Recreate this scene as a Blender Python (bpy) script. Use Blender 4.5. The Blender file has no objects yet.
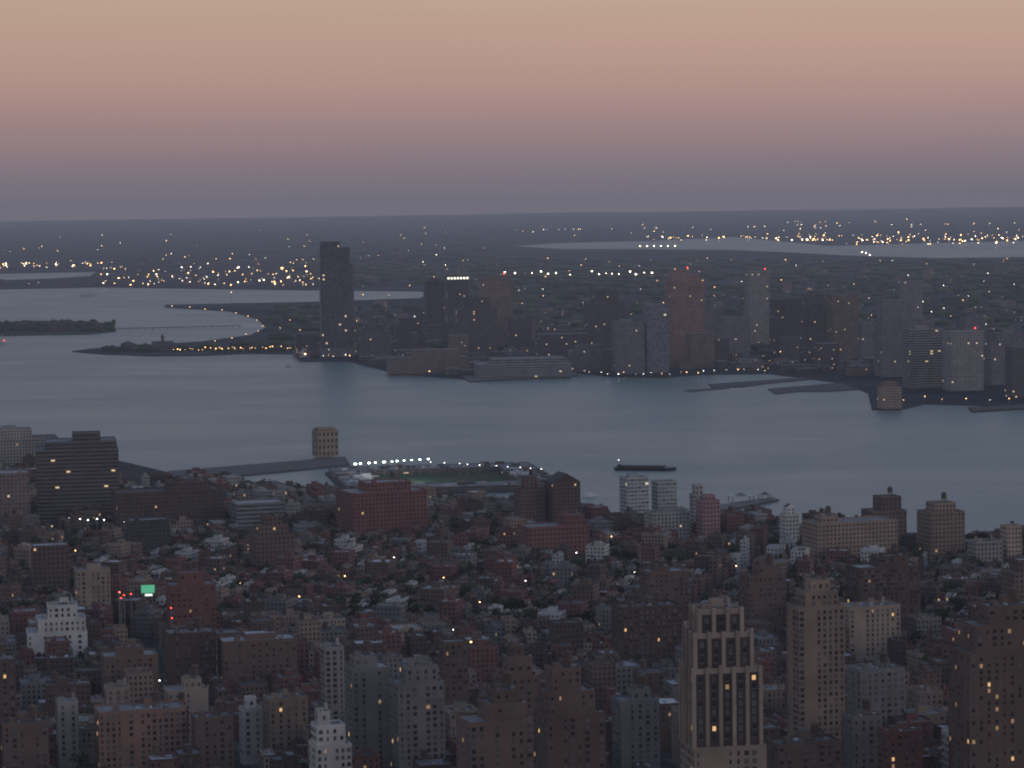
import bpy, math, random
from mathutils import Matrix, Vector
random.seed(7)
R=math.radians
sc=bpy.context.scene; col=sc.collection
F=2787.0; H=320.0
# ---------------------------------------------------------------- camera
cd=bpy.data.cameras.new('camera'); cam=bpy.data.objects.new('camera',cd); col.objects.link(cam)
cd.sensor_width=36; cd.lens=F/1024*36; cd.clip_start=1; cd.clip_end=300000
cd.dof.use_dof=True; cd.dof.focus_distance=60; cd.dof.aperture_fstop=2.8   # hand-held telephoto, slightly soft at infinity
MC=Matrix.Rotation(R(90-3.777),3,'X')@Matrix.Rotation(R(-0.8),3,'Z')
cam.matrix_world=Matrix.Translation((0,0,H))@MC.to_4x4(); sc.camera=cam
MI=MC.transposed()
def unproj(px,py,z=2.0):
    d=MC@Vector(((px-512)/F,(384-py)/F,-1)); t=(z-H)/d.z
    return Vector((d.x*t,d.y*t,z))
def proj(x,y,z):
    v=MI@Vector((x,y,z-H)); return (512+F*v.x/-v.z, 384-F*v.y/-v.z)
sc.view_settings.view_transform='Standard'; sc.view_settings.look='None'; sc.view_settings.exposure=0
def lin(c):
    return tuple((v/255/12.92 if v/255<=.04045 else ((v/255+.055)/1.055)**2.4) for v in c)
HAZE=lin((101,104,120)); SIG=3.3e-5; HT=600.0
# ---------------------------------------------------------------- world
w=bpy.data.worlds.new('World'); sc.world=w; w.use_nodes=True
nt=w.node_tree; N=nt.nodes; L=nt.links; N.clear()
def nd(N,t,**k):
    n=N.new(t)
    for a,b in k.items(): setattr(n,a,b)
    return n
tc=nd(N,'ShaderNodeTexCoord'); sx=nd(N,'ShaderNodeSeparateXYZ'); L.new(tc.outputs['Generated'],sx.inputs[0])
mx=nd(N,'ShaderNodeMath',operation='MAXIMUM'); mx.inputs[1].default_value=0; L.new(sx.outputs[2],mx.inputs[0])
sq=nd(N,'ShaderNodeMath',operation='SQRT'); L.new(mx.outputs[0],sq.inputs[0])
rp=nd(N,'ShaderNodeValToRGB'); L.new(sq.outputs[0],rp.inputs[0])
want=[(200,(112,110,123)),(182,(120,114,125)),(160,(134,120,128)),(135,(150,128,131)),(108,(165,137,135)),(82,(178,146,137)),(50,(186,153,140)),(15,(188,160,143)),(-10,(189,165,147))]
def desired(y):
    for (y0,a),(y1,b) in zip(want,want[1:]):
        if y1<=y<=y0:
            t=(y0-y)/(y0-y1); return tuple(a[i]*(1-t)+b[i]*t for i in range(3))
    return want[-1][1]
cr=rp.color_ramp
els=[]
for y in (200,198,195,192,189,187.5,186,183,179,174,168,160,150,138,124,108,90,70,45,15,-10):
    s=(200-y)/F; c=lin(desired(y))
    T=math.exp(-SIG*min((HT-H)/max(s,1e-5),64000))
    els.append((math.sqrt(s),[max((c[i]-HAZE[i]*(1-T))/T,0.01) for i in range(3)]))
els+= [(math.sqrt(.14),lin((184,178,172))),(math.sqrt(.28),lin((158,168,184))),(math.sqrt(.6),lin((134,152,180))),(1.0,lin((116,136,170)))]
cr.elements[0].position=els[0][0]; cr.elements[0].color=(*els[0][1],1)
cr.elements[1].position=1; cr.elements[1].color=(*els[-1][1],1)
for p,c in els[1:-1]:
    e=cr.elements.new(p); e.color=(*c,1)
mp=nd(N,'ShaderNodeMapping'); mp.inputs['Scale'].default_value=(3,3,60); L.new(tc.outputs['Generated'],mp.inputs[0])
nz=nd(N,'ShaderNodeTexNoise'); nz.inputs['Scale'].default_value=2.0; nz.inputs['Detail'].default_value=3; L.new(mp.outputs[0],nz.inputs['Vector'])
ma=nd(N,'ShaderNodeMath',operation='MULTIPLY_ADD'); L.new(nz.outputs[0],ma.inputs[0]); ma.inputs[1].default_value=.04; ma.inputs[2].default_value=.98
mb_=nd(N,'ShaderNodeMath',operation='MULTIPLY_ADD'); L.new(sx.outputs[0],mb_.inputs[0]); mb_.inputs[1].default_value=.2; L.new(ma.outputs[0],mb_.inputs[2])
bg=nd(N,'ShaderNodeBackground'); L.new(rp.outputs[0],bg.inputs[0]); L.new(mb_.outputs[0],bg.inputs[1])
wo=nd(N,'ShaderNodeOutputWorld'); L.new(bg.outputs[0],wo.inputs[0])
# afterglow: weak, wide, from the right
sl=bpy.data.lights.new('afterglow','SUN'); sl.energy=.3; sl.angle=R(30); sl.color=(1,.74,.6)
so=bpy.data.objects.new('afterglow',sl); col.objects.link(so)
so.rotation_euler=Vector((-.85,.3,-.25)).to_track_quat('-Z','Y').to_euler()
# ---------------------------------------------------------------- materials
MAT={}
def newmat(n):
    m=bpy.data.materials.new(n); m.use_nodes=True; m.node_tree.nodes.clear(); return m
def mix(N,L,fac,a,b,blend='MIX'):
    m=nd(N,'ShaderNodeMix',data_type='RGBA',blend_type=blend)
    for s,v in ((0,fac),(6,a),(7,b)):
        if isinstance(v,bpy.types.NodeSocket): L.new(v,m.inputs[s])
        else: m.inputs[s].default_value=v if s==0 else (*v,1)
    return m.outputs[2]
def math_(N,L,op,a,b=None,c=None):
    m=nd(N,'ShaderNodeMath',operation=op)
    for i,v in enumerate((a,b,c)):
        if v is None: continue
        if isinstance(v,bpy.types.NodeSocket): L.new(v,m.inputs[i])
        else: m.inputs[i].default_value=v
    return m.outputs[0]
def plain(key,c,rough=.8,amp=.35,scale=.08,spec=.3,metal=0):
    if key in MAT: return MAT[key]
    m=newmat(key); N=m.node_tree.nodes; L=m.node_tree.links
    g=nd(N,'ShaderNodeNewGeometry'); n=nd(N,'ShaderNodeTexNoise'); n.inputs['Scale'].default_value=scale; n.inputs['Detail'].default_value=6
    L.new(g.outputs['Position'],n.inputs['Vector'])
    oi=nd(N,'ShaderNodeObjectInfo')
    f=math_(N,L,'MULTIPLY_ADD',n.outputs[0],amp*2,1-amp)
    f2=math_(N,L,'MULTIPLY_ADD',oi.outputs['Random'],.4,.8)
    f3=math_(N,L,'MULTIPLY',f,f2)
    cm=nd(N,'ShaderNodeVectorMath',operation='SCALE'); cm.inputs[0].default_value=c; L.new(f3,cm.inputs['Scale'])
    p=nd(N,'ShaderNodeBsdfPrincipled'); L.new(cm.outputs[0],p.inputs['Base Color']); p.inputs['Roughness'].default_value=rough
    p.inputs['Specular IOR Level'].default_value=spec; p.inputs['Metallic'].default_value=metal
    o=nd(N,'ShaderNodeOutputMaterial'); L.new(p.outputs[0],o.inputs[0]); MAT[key]=m; return m
def glow(key,c,s,sample=False):
    if key in MAT: return MAT[key]
    m=newmat(key); N=m.node_tree.nodes; e=nd(N,'ShaderNodeEmission'); e.inputs[0].default_value=(*c,1); e.inputs[1].default_value=s
    o=nd(N,'ShaderNodeOutputMaterial'); m.node_tree.links.new(e.outputs[0],o.inputs[0])
    if not sample: m.cycles.emission_sampling='NONE'
    MAT[key]=m; return m
def facade(key,c,glass=(.03,.035,.045),ww=.45,wh=.5,lit=.006,lc=(1,.6,.28),es=.75,gr=.15):
    if key in MAT: return MAT[key]
    m=newmat(key); N=m.node_tree.nodes; L=m.node_tree.links
    uv=nd(N,'ShaderNodeUVMap'); s=nd(N,'ShaderNodeSeparateXYZ'); L.new(uv.outputs[0],s.inputs[0])
    def win(o,wd):
        f=math_(N,L,'FRACT',o); a=math_(N,L,'SUBTRACT',f,.5); b=math_(N,L,'ABSOLUTE',a); return math_(N,L,'LESS_THAN',b,wd/2)
    wm=math_(N,L,'MULTIPLY',win(s.outputs[0],ww),win(s.outputs[1],wh))
    pos=math_(N,L,'GREATER_THAN',s.outputs[1],0.001); wm=math_(N,L,'MULTIPLY',wm,pos)
    oi=nd(N,'ShaderNodeObjectInfo')
    cb=nd(N,'ShaderNodeCombineXYZ'); L.new(math_(N,L,'FLOOR',s.outputs[0]),cb.inputs[0]); L.new(math_(N,L,'FLOOR',s.outputs[1]),cb.inputs[1])
    L.new(math_(N,L,'MULTIPLY',oi.outputs['Random'],77.0),cb.inputs[2])
    wn=nd(N,'ShaderNodeTexWhiteNoise'); wn.noise_dimensions='3D'; L.new(cb.outputs[0],wn.inputs['Vector'])
    lt=math_(N,L,'GREATER_THAN',wn.outputs['Value'],1-lit)
    g=nd(N,'ShaderNodeNewGeometry'); n=nd(N,'ShaderNodeTexNoise'); n.inputs['Scale'].default_value=.06; n.inputs['Detail'].default_value=6
    L.new(g.outputs['Position'],n.inputs['Vector'])
    f=math_(N,L,'MULTIPLY_ADD',n.outputs[0],.9,.55); f2=math_(N,L,'MULTIPLY_ADD',oi.outputs['Random'],.4,.8); f3=math_(N,L,'MULTIPLY',f,f2)
    cm=nd(N,'ShaderNodeVectorMath',operation='SCALE'); cm.inputs[0].default_value=c; L.new(f3,cm.inputs['Scale'])
    gl=nd(N,'ShaderNodeVectorMath',operation='SCALE'); gl.inputs[0].default_value=glass
    L.new(math_(N,L,'MULTIPLY_ADD',wn.outputs['Value'],1.2,.5),gl.inputs['Scale'])
    b=mix(N,L,wm,cm.outputs[0],gl.outputs[0])
    p=nd(N,'ShaderNodeBsdfPrincipled'); L.new(b,p.inputs['Base Color'])
    L.new(math_(N,L,'MULTIPLY_ADD',wm,gr-.85,.85),p.inputs['Roughness'])
    p.inputs['Emission Color'].default_value=(*lc,1)
    e=math_(N,L,'MULTIPLY',wm,lt); wv=math_(N,L,'MULTIPLY_ADD',oi.outputs['Random'],.6,.6)
    L.new(math_(N,L,'MULTIPLY',math_(N,L,'MULTIPLY',e,wv),es),p.inputs['Emission Strength'])
    o=nd(N,'ShaderNodeOutputMaterial'); L.new(p.outputs[0],o.inputs[0]); m.cycles.emission_sampling='NONE'
    MAT[key]=m; return m
WALLC={'red':(.17,.078,.066),'brown':(.14,.095,.078),'darkbrown':(.09,.063,.056),'tan':(.26,.195,.15),'grey':(.17,.16,.158),
 'white':(.48,.46,.44),'beige':(.32,.255,.205),'orange':(.21,.13,.1),'concrete':(.3,.285,.275),'pink':(.3,.17,.17),'dark':(.065,.06,.066),'stone':(.30,.235,.19)}
def W(k): return facade('facade '+k,WALLC[k])
def P(k): return plain('wall '+k,WALLC[k],.85,.42,.07)
facade('glass dark',(.10,.105,.12),(.05,.056,.068),.9,.75,.006,(1,.75,.45),.8,.3)
facade('glass blue',(.16,.17,.195),(.11,.12,.145),.9,.7,.006,(1,.8,.5),.8,.3)
facade('glass pale',(.4,.4,.4),(.16,.19,.21),.82,.55,.01,(1,.8,.5),.8,.2)
facade('band brown',(.17,.12,.105),(.05,.045,.045),1.01,.45,.012,(1,.7,.35),.8,.2)
facade('band dark',(.115,.105,.105),(.04,.038,.042),1.01,.42,.014,(1,.7,.35),.8,.2)
facade('band grey',(.21,.2,.205),(.06,.06,.07),1.01,.42,.012,(1,.75,.4),.8,.2)
facade('band pink',(.29,.19,.165),(.12,.085,.085),.6,.5,.008,(1,.6,.3),.8,.2)
facade('lit slab',(.24,.225,.225),(.13,.125,.13),.5,.5,.014,(1,.78,.5),.8,.2)
facade('jersey tan',(.2,.155,.14),(.08,.07,.075),.5,.5,.012,(1,.7,.4),.9,.2)
facade('jersey grey',(.18,.172,.188),(.085,.085,.095),.55,.5,.012,(1,.75,.5),.9,.2)
facade('jersey dark',(.10,.09,.10),(.055,.05,.06),.55,.5,.012,(1,.7,.4),.9,.2)
ROOFC={'silver roof':(.25,.255,.275),'grey roof':(.145,.148,.16),'dark roof':(.06,.058,.062),'pale roof':(.37,.37,.395),'rust roof':(.12,.07,.06)}
for k,c in ROOFC.items(): plain(k,c,.8,.55,.2)
plain('window glass',(.03,.032,.038),.15,.3,.5,.5); plain('window blind',(.10,.098,.1),.5,.4,.5); plain('sill',(.22,.2,.185)); plain('tank wood',(.09,.065,.05)); plain('steel',(.16,.16,.17),.5)
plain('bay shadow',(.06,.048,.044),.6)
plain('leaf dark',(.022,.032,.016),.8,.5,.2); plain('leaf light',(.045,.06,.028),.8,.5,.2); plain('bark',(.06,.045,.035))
glow('window glow',(1,.6,.28),.85); glow('window glow dim',(1,.62,.35),.28); glow('window glow white',(.9,1,.95),1.2)
glow('lamp orange',(1,.55,.22),8); glow('lamp white',(1,.93,.8),7); glow('lamp street',(1,.56,.22),9,True); glow('lamp red',(1,.08,.05),3.5)
glow('lamp far orange',(1,.58,.22),13); glow('lamp far white',(1,.83,.6),13); glow('sign green',(.15,.7,.4),.6,True)
glow('lamp cool',(.85,1,.9),8); glow('crown white',(1,.93,.8),2.4)
# ---------------------------------------------------------------- mesh builder
class MB:
    def __init__(s): s.v=[];s.f=[];s.m=[];s.u=[];s.mats=[];s.o=(0,0,0,1,0)
    def at(s,x,y,z=0,r=0): s.o=(x,y,z,math.cos(r),math.sin(r)); return s
    def mi(s,m):
        if isinstance(m,str): m=MAT[m]
        if m not in s.mats: s.mats.append(m)
        return s.mats.index(m)
    def V(s,x,y,z):
        ox,oy,oz,c,n=s.o; s.v.append((ox+x*c-y*n,oy+x*n+y*c,oz+z)); return len(s.v)-1
    def face(s,pts,m,uv=None):
        ids=[s.V(*p) for p in pts]; s.f.append(ids); s.m.append(s.mi(m)); s.u.extend(uv if uv else [(0,0)]*len(ids))
    def wall(s,a,b,z0,z1,m,bay=3.0,flr=3.4,off=None):
        ln=math.hypot(b[0]-a[0],b[1]-a[1]); n=max(1,round(ln/bay)); k=max(1,round((z1-z0)/flr))
        ou,ov=off if off else (0,0)
        s.face([(a[0],a[1],z0),(b[0],b[1],z0),(b[0],b[1],z1),(a[0],a[1],z1)],m,[(ou,ov),(ou+n,ov),(ou+n,ov+k),(ou,ov+k)])
    def box(s,cx,cy,z0,z1,w,d,m,top=None,bay=3.0,flr=3.4,off=None,uvon=True,bottom=False):
        x0,x1,y0,y1=cx-w/2,cx+w/2,cy-d/2,cy+d/2
        c=[(x0,y0),(x1,y0),(x1,y1),(x0,y1)]
        for i in range(4):
            a,b=c[i],c[(i+1)%4]
            if uvon: s.wall(a,b,z0,z1,m,bay,flr,off)
            else: s.face([(a[0],a[1],z0),(b[0],b[1],z0),(b[0],b[1],z1),(a[0],a[1],z1)],m)
        s.face([(x,y,z1) for x,y in c],top or m)
        if bottom: s.face([(x,y,z0) for x,y in reversed(c)],m)
    def para(s,w,d,h,m,cx=0,cy=0,z0=0,p=.9,t=.35,bay=3.0,flr=3.4,off=None,plainm=None):
        """walls with parapet, roof opening left at h-p"""
        x0,x1,y0,y1=cx-w/2,cx+w/2,cy-d/2,cy+d/2
        c=[(x0,y0),(x1,y0),(x1,y1),(x0,y1)]; q=[(x0+t,y0+t),(x1-t,y0+t),(x1-t,y1-t),(x0+t,y1-t)]
        pm=plainm or m
        for i in range(4):
            j=(i+1)%4
            s.wall(c[i],c[j],z0,h-p,m,bay,flr,off)
            s.face([(*c[i],h-p),(*c[j],h-p),(*c[j],h),(*c[i],h)],pm)
            s.face([(*c[i],h),(*c[j],h),(*q[j],h),(*q[i],h)],pm)
            s.face([(*q[j],h-p),(*q[i],h-p),(*q[i],h),(*q[j],h)],pm)
        return q
    def cyl(s,cx,cy,z0,z1,r0,r1,m,n=10,cap=True):
        a=[(cx+r0*math.cos(2*math.pi*i/n),cy+r0*math.sin(2*math.pi*i/n),z0) for i in range(n)]
        b=[(cx+r1*math.cos(2*math.pi*i/n),cy+r1*math.sin(2*math.pi*i/n),z1) for i in range(n)]
        for i in range(n):
            j=(i+1)%n
            if r1<1e-4: s.face([a[i],a[j],b[i]],m)
            else: s.face([a[i],a[j],b[j],b[i]],m)
        if cap and r1>1e-4: s.face(b,m)
    def ball(s,cx,cy,cz,rx,ry,rz,m,n=8,k=5):
        P_=lambda i,j:(cx+rx*math.sin(math.pi*j/k)*math.cos(2*math.pi*i/n),cy+ry*math.sin(math.pi*j/k)*math.sin(2*math.pi*i/n),cz-rz*math.cos(math.pi*j/k))
        for j in range(k):
            for i in range(n):
                if j==0: s.face([P_(i,0),P_(i+1,1),P_(i,1)],m)
                elif j==k-1: s.face([P_(i,j),P_(i+1,j),P_(i,k)],m)
                else: s.face([P_(i,j),P_(i+1,j),P_(i+1,j+1),P_(i,j+1)],m)
    def bar(s,a,b,r,m,n=4):
        a=Vector(a);b=Vector(b);d=(b-a).normalized();u=d.orthogonal().normalized();v=d.cross(u)
        A=[a+(u*math.cos(2*math.pi*i/n)+v*math.sin(2*math.pi*i/n))*r for i in range(n)]; B=[p+(b-a) for p in A]
        for i in range(n):
            j=(i+1)%n; s.face([tuple(A[i]),tuple(A[j]),tuple(B[j]),tuple(B[i])],m)
        s.face([tuple(p) for p in B],m)
    def mesh(s,name):
        me=bpy.data.meshes.new(name); me.from_pydata(s.v,[],s.f)
        for m in s.mats: me.materials.append(m)
        me.polygons.foreach_set('material_index',s.m)
        ul=me.uv_layers.new(name='UVMap'); fl=[c for t in s.u for c in t]; ul.data.foreach_set('uv',fl); me.update(); return me
    def build(s,name,parent=None,loc=None,rot=0):
        o=bpy.data.objects.new(name,s.mesh(name)); col.objects.link(o)
        if parent: o.parent=parent
        if loc is not None: o.location=loc
        if rot: o.rotation_euler.z=rot
        return o
def inst(name,me,parent,loc=(0,0,0),rz=0,scale=None):
    o=bpy.data.objects.new(name,me); col.objects.link(o); o.parent=parent; o.location=loc
    if rz: o.rotation_euler.z=rz
    if scale: o.scale=scale
    return o
def thing(name,label,cat,loc,rz=0,group=None):
    o=bpy.data.objects.new(name,None); col.objects.link(o); o.empty_display_size=1; o.location=loc; o.rotation_euler.z=rz
    if label: o['label']=label
    o['category']=cat
    if group: o['group']=group
    return o
def tag(o,label,cat,group=None):
    if label: o['label']=label
    o['category']=cat
    if group: o['group']=group
    return o
def structure(o): o['kind']='structure'; return o
def stuff(o,label,cat): o['kind']='stuff'; o['label']=label; o['category']=cat; return o
# ---------------------------------------------------------------- auto labels
LMS=[('the far left inlet',48,276),('the left dock lights row',150,276),('the dock beyond the curved promenade',240,276),('the far bay strip',700,243),('the far bay right end',960,246),('the far bay middle',840,249)]    # (short name, px, py)
PEND=[]   # (obj, desc, px, py)
ORD=['','second','third','fourth','fifth','sixth','seventh','eighth','ninth','tenth','eleventh','twelfth','thirteenth','fourteenth','fifteenth','sixteenth','seventeenth','eighteenth','nineteenth','twentieth']
TENS={2:'twenty',3:'thirty',4:'forty',5:'fifty',6:'sixty',7:'seventy',8:'eighty',9:'ninety'}
UN=['','first','second','third','fourth','fifth','sixth','seventh','eighth','ninth']
def ordn(i):
    if i==0: return ''
    if i<20: return ORD[i]+' '
    k=i+1; t,u=divmod(k,10); t=min(t,9)
    return (TENS[t]+'-'+UN[u]+' ') if u else TENS[t][:-1]+'ieth '
def finish_labels():
    B={}
    for o,d,px,py in PEND:
        best=None
        for n,lx,ly in LMS:
            q=math.hypot(px-lx,(py-ly)*1.6)
            if best is None or q<best[0]: best=(q,n,lx,ly)
        q,n,lx,ly=best; dx,dy=px-lx,(py-ly)*1.6
        rel=('left of' if dx<0 else 'right of') if abs(dx)>abs(dy) else ('beyond' if dy<0 else 'in front of')
        B.setdefault((d,rel,n),[]).append((q,o.name,o))
    for (d,rel,n),ls in B.items():
        ls.sort(key=lambda t:t[:2])
        for i,(q,_,o) in enumerate(ls):
            o['label']=f"{d}, {rel} {n}" if len(ls)==1 else f"{d}, {ordn(i)}nearest {rel} {n}"
# ---------------------------------------------------------------- setting
def prism(name,pts,z0,z1,m,side=None):
    mb=MB(); n=len(pts)
    area=sum(pts[i][0]*pts[(i+1)%n][1]-pts[(i+1)%n][0]*pts[i][1] for i in range(n))
    if area<0: pts=pts[::-1]
    mb.face([(p[0],p[1],z1) for p in pts],m)
    for i in range(n):
        a,b=pts[i],pts[(i+1)%n]; mb.face([(a[0],a[1],z0),(b[0],b[1],z0),(b[0],b[1],z1),(a[0],a[1],z1)],side or m)
    return mb.build(name)
def px2(ls,z=2): return [tuple(unproj(x,y,z)[:2]) for x,y in ls]
# water
def water_mat():
    m=newmat('river water'); N=m.node_tree.nodes; L=m.node_tree.links
    g=nd(N,'ShaderNodeNewGeometry'); mp=nd(N,'ShaderNodeMapping'); mp.inputs['Scale'].default_value=(.0016,.0035,1); mp.inputs['Rotation'].default_value=(0,0,R(14)); L.new(g.outputs['Position'],mp.inputs[0])
    n=nd(N,'ShaderNodeTexNoise'); n.inputs['Scale'].default_value=1; n.inputs['Detail'].default_value=8; n.inputs['Roughness'].default_value=.68; n.inputs['Distortion'].default_value=.6; L.new(mp.outputs[0],n.inputs['Vector'])
    r=nd(N,'ShaderNodeMapRange'); L.new(n.outputs[0],r.inputs[0]); r.inputs[1].default_value=.35; r.inputs[2].default_value=.68; r.inputs[3].default_value=.33; r.inputs[4].default_value=.46
    c=mix(N,L,n.outputs[0],(.085,.12,.13),(.16,.2,.205))
    n2=nd(N,'ShaderNodeTexNoise'); n2.inputs['Scale'].default_value=.05; n2.inputs['Detail'].default_value=5; L.new(g.outputs['Position'],n2.inputs['Vector'])
    b=nd(N,'ShaderNodeBump'); b.inputs['Strength'].default_value=.5; b.inputs['Distance'].default_value=1.4; L.new(n2.outputs[0],b.inputs['Height'])
    p=nd(N,'ShaderNodeBsdfPrincipled'); L.new(c,p.inputs['Base Color']); L.new(r.outputs[0],p.inputs['Roughness']); p.inputs['IOR'].default_value=1.33
    L.new(b.outputs[0],p.inputs['Normal'])
    o=nd(N,'ShaderNodeOutputMaterial'); L.new(p.outputs[0],o.inputs[0]); MAT['river water']=m
water_mat()
mb=MB(); mb.face([(-60000,-4000,0),(60000,-4000,0),(60000,64000,0),(-60000,64000,0)],'river water'); structure(mb.build('water'))
def land_mat(key,a,b,sc_):
    m=newmat(key); N=m.node_tree.nodes; L=m.node_tree.links
    g=nd(N,'ShaderNodeNewGeometry'); n=nd(N,'ShaderNodeTexNoise'); n.inputs['Scale'].default_value=sc_; n.inputs['Detail'].default_value=10; n.inputs['Roughness'].default_value=.65
    L.new(g.outputs['Position'],n.inputs['Vector'])
    r=nd(N,'ShaderNodeMapRange'); L.new(n.outputs[0],r.inputs[0]); r.inputs[1].default_value=.42; r.inputs[2].default_value=.62
    p=nd(N,'ShaderNodeBsdfPrincipled'); L.new(mix(N,L,r.outputs[0],a,b),p.inputs['Base Color']); p.inputs['Roughness'].default_value=.95; p.inputs['Specular IOR Level'].default_value=.1
    o=nd(N,'ShaderNodeOutputMaterial'); L.new(p.outputs[0],o.inputs[0]); MAT[key]=m
land_mat('far land',(.010,.018,.024),(.044,.054,.064),.0022)
land_mat('asphalt',(.028,.028,.031),(.05,.05,.053),.05)
land_mat('pavement',(.07,.068,.066),(.12,.115,.11),.1)
land_mat('park grass',(.02,.032,.018),(.045,.06,.035),.01)
land_mat('turf',(.03,.05,.034),(.045,.066,.044),.02)
plain('quay',(.13,.125,.12),.9); plain('quay dark',(.07,.068,.07),.9)
nj=[(1500,430),(1200,412),(1024,406),(925,403),(905,408),(872,409),(868,392),(840,382),(770,373),(700,374),(665,377),(610,376),(575,372),(520,376),(470,379),(420,375),(385,370),(350,361),(300,361),(294,353.5),(250,353),(205,355),(150,355.5),(100,353.5),(72,351),(90,348.5),(130,345.5),(200,341.5),(250,335),(266,327),(258,319),(230,311),(165,307),(165,304.5),(300,302),(420,298),(430,293),(420,291),(240,289),(100,287),(0,289),(-300,293)]
pts=px2(nj)+[(-9000,9800),(-40000,36000),(-40000,62000),(40000,62000),(40000,20000),(9000,3200)]
structure(prism('far_shore_ground',pts,-3,2,'far land','quay dark'))
def sheet(name,ls,z,m): return structure(prism(name,px2(ls,z),z-.6,z,m))
sheet('bay_water',[(515,246),(560,243),(650,241),(735,237),(830,246),(940,243),(1150,238),(1150,256),(1024,257),(940,258),(860,256),(780,252),(735,250),(640,249),(560,249)],3.0,'river water')
sheet('bay_water',[(-300,281),(40,273),(96,272),(90,276),(50,278.5),(-300,290)],3.0,'river water')
mh=[(-500,425),(-200,436),(0,444),(60,449),(130,463),(180,475),(260,488),(340,494),(420,499),(500,504),(560,509),(620,518),(700,521),(760,522),(830,530),(900,538),(1024,545),(1400,570)]
shore=px2(mh)
structure(prism('ground',shore+[(3500,1800),(3500,-800),(-3500,-800),(-3500,2500)],-3,2,'asphalt','quay'))
# hills on the horizon
hb=MB()
def hz(x,y):
    e=min(1,max(0,(y-38000)/9000))
    return 2+e*(14+10*math.sin(x/5200+1)+7*math.sin(x/1900+y/3000)+5*math.sin(x/700)+3*math.sin(x/310+2))
nx,ny=170,12
def hp(i,j):
    x=-17000+34000*i/nx; y=36000+24000*j/ny; return (x,y,hz(x,y) if j else 1.5)
for i in range(nx):
    for j in range(ny): hb.face([hp(i,j),hp(i+1,j),hp(i+1,j+1),hp(i,j+1)],'far land')
structure(hb.build('hills'))
# haze : box over the whole scene, its emission stands in for scattered light
hm=newmat('glowing haze'); N=hm.node_tree.nodes; L=hm.node_tree.links
va=nd(N,'ShaderNodeVolumeAbsorption'); va.inputs[0].default_value=(0,0,0,1); va.inputs[1].default_value=SIG
em=nd(N,'ShaderNodeEmission'); em.inputs[0].default_value=(*HAZE,1); em.inputs[1].default_value=SIG
ad=nd(N,'ShaderNodeAddShader'); L.new(va.outputs[0],ad.inputs[0]); L.new(em.outputs[0],ad.inputs[1])
oo=nd(N,'ShaderNodeOutputMaterial'); L.new(ad.outputs[0],oo.inputs['Volume']); MAT['haze']=hm
mb=MB(); mb.box(0,29000,-40,HT,140000,70000,'haze',uvon=False,bottom=True); structure(mb.build('sky_haze'))
# islands
structure(prism('island_ground',px2([(-60,330),(0,322),(30,320.5),(90,321),(114,325),(116,331),(90,334),(20,335),(-60,338)]),-3,2,'park grass','quay dark'))
# ---------------------------------------------------------------- shared small meshes
def window_mesh(mat,w=1.5,h=1.9):
    m=MB(); m.box(0,-.06,-h/2,h/2,w,.12,mat,uvon=False); m.box(0,-.12,-h/2-.22,-h/2-.004,w+.3,.24,'sill',uvon=False,bottom=True); return m.mesh('window')
WIN={k:window_mesh(m) for k,m in (('d','window glass'),('p','window blind'),('l','window glow'),('m','window glow dim'))}
WM={'d':'window glass','p':'window blind','l':'window glow','m':'window glow dim'}
def tank_meshes():
    a=MB()
    for sx_ in (-1,1):
        for sy_ in (-1,1): a.box(sx_*1.3,sy_*1.3,0,2.6,.25,.25,'steel',uvon=False)
    b=MB(); b.cyl(0,0,2.61,6.4,2.0,1.9,'tank wood',12)
    c=MB(); c.cyl(0,0,6.41,7.8,2.15,0,'tank wood',12); return a.mesh('tank_stand'),b.mesh('water_tank'),c.mesh('tank_roof')
TANK=tank_meshes()
def add_tank(root,loc,s_=1):
    t=inst('water_tank',TANK[1],root,loc,0,(s_,s_,s_)); inst('tank_stand',TANK[0],t); inst('tank_roof',TANK[2],t)
# ---------------------------------------------------------------- hero buildings
FOOT=[]
def put_windows(root,cx,cy,w,d,z0,z1,rot,bay,flr,litp,state,dw=1.0,off=0):
    """real windows on the faces turned to the viewer"""
    faces=[('f',w)]
    faces.append(('l',d) if rot>0 else ('r',d))
    for fc,ln in faces:
        n=max(1,int((ln-1.0)/bay)); k=max(1,int((z1-z0-1.2)/flr)); st=ln/n
        cols=[(random.random()>(.16 if n>4 and not off else 0),random.choice([.65,.9,1,1,1.4]) if not off else 1) for _ in range(n)]
        for a in range(k):
            z=z1-2.6-a*flr
            if z<z0+1.5: break
            for i in range(n):
                if not cols[i][0] or random.random()<.04: continue
                t=-ln/2+st*(i+.5)
                if fc=='f': p=(cx+t,cy-d/2-off,z); rz=0
                elif fc=='l': p=(cx-w/2-off,cy-t,z); rz=-math.pi/2
                else: p=(cx+w/2+off,cy+t,z); rz=math.pi/2
                r=random.random(); kind='l' if r<litp*.3 else ('m' if r<litp else ('p' if r>.5 else 'd'))
                state.append((z,p,rz,kind,dw*cols[i][1]))
def flush_windows(root,state,lim=100,hs=1):
    random.shuffle(state)
    state.sort(key=lambda s:(s[3] in 'dp',-s[0]))
    for z,p,rz,k,dw in state[:lim]:
        inst('window',WIN[k],root,p,rz,(dw,1,hs))
    rest=state[lim:]
    if rest:
        m=MB()
        for z,p,rz,k,dw in rest:
            m.at(p[0],p[1],p[2],rz); m.box(0,-.06,-.95*hs,.95*hs,1.5*dw,.12,WM[k],uvon=False)
        m.at(0,0); o=m.build('window',root); o['kind']='stuff'
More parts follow.
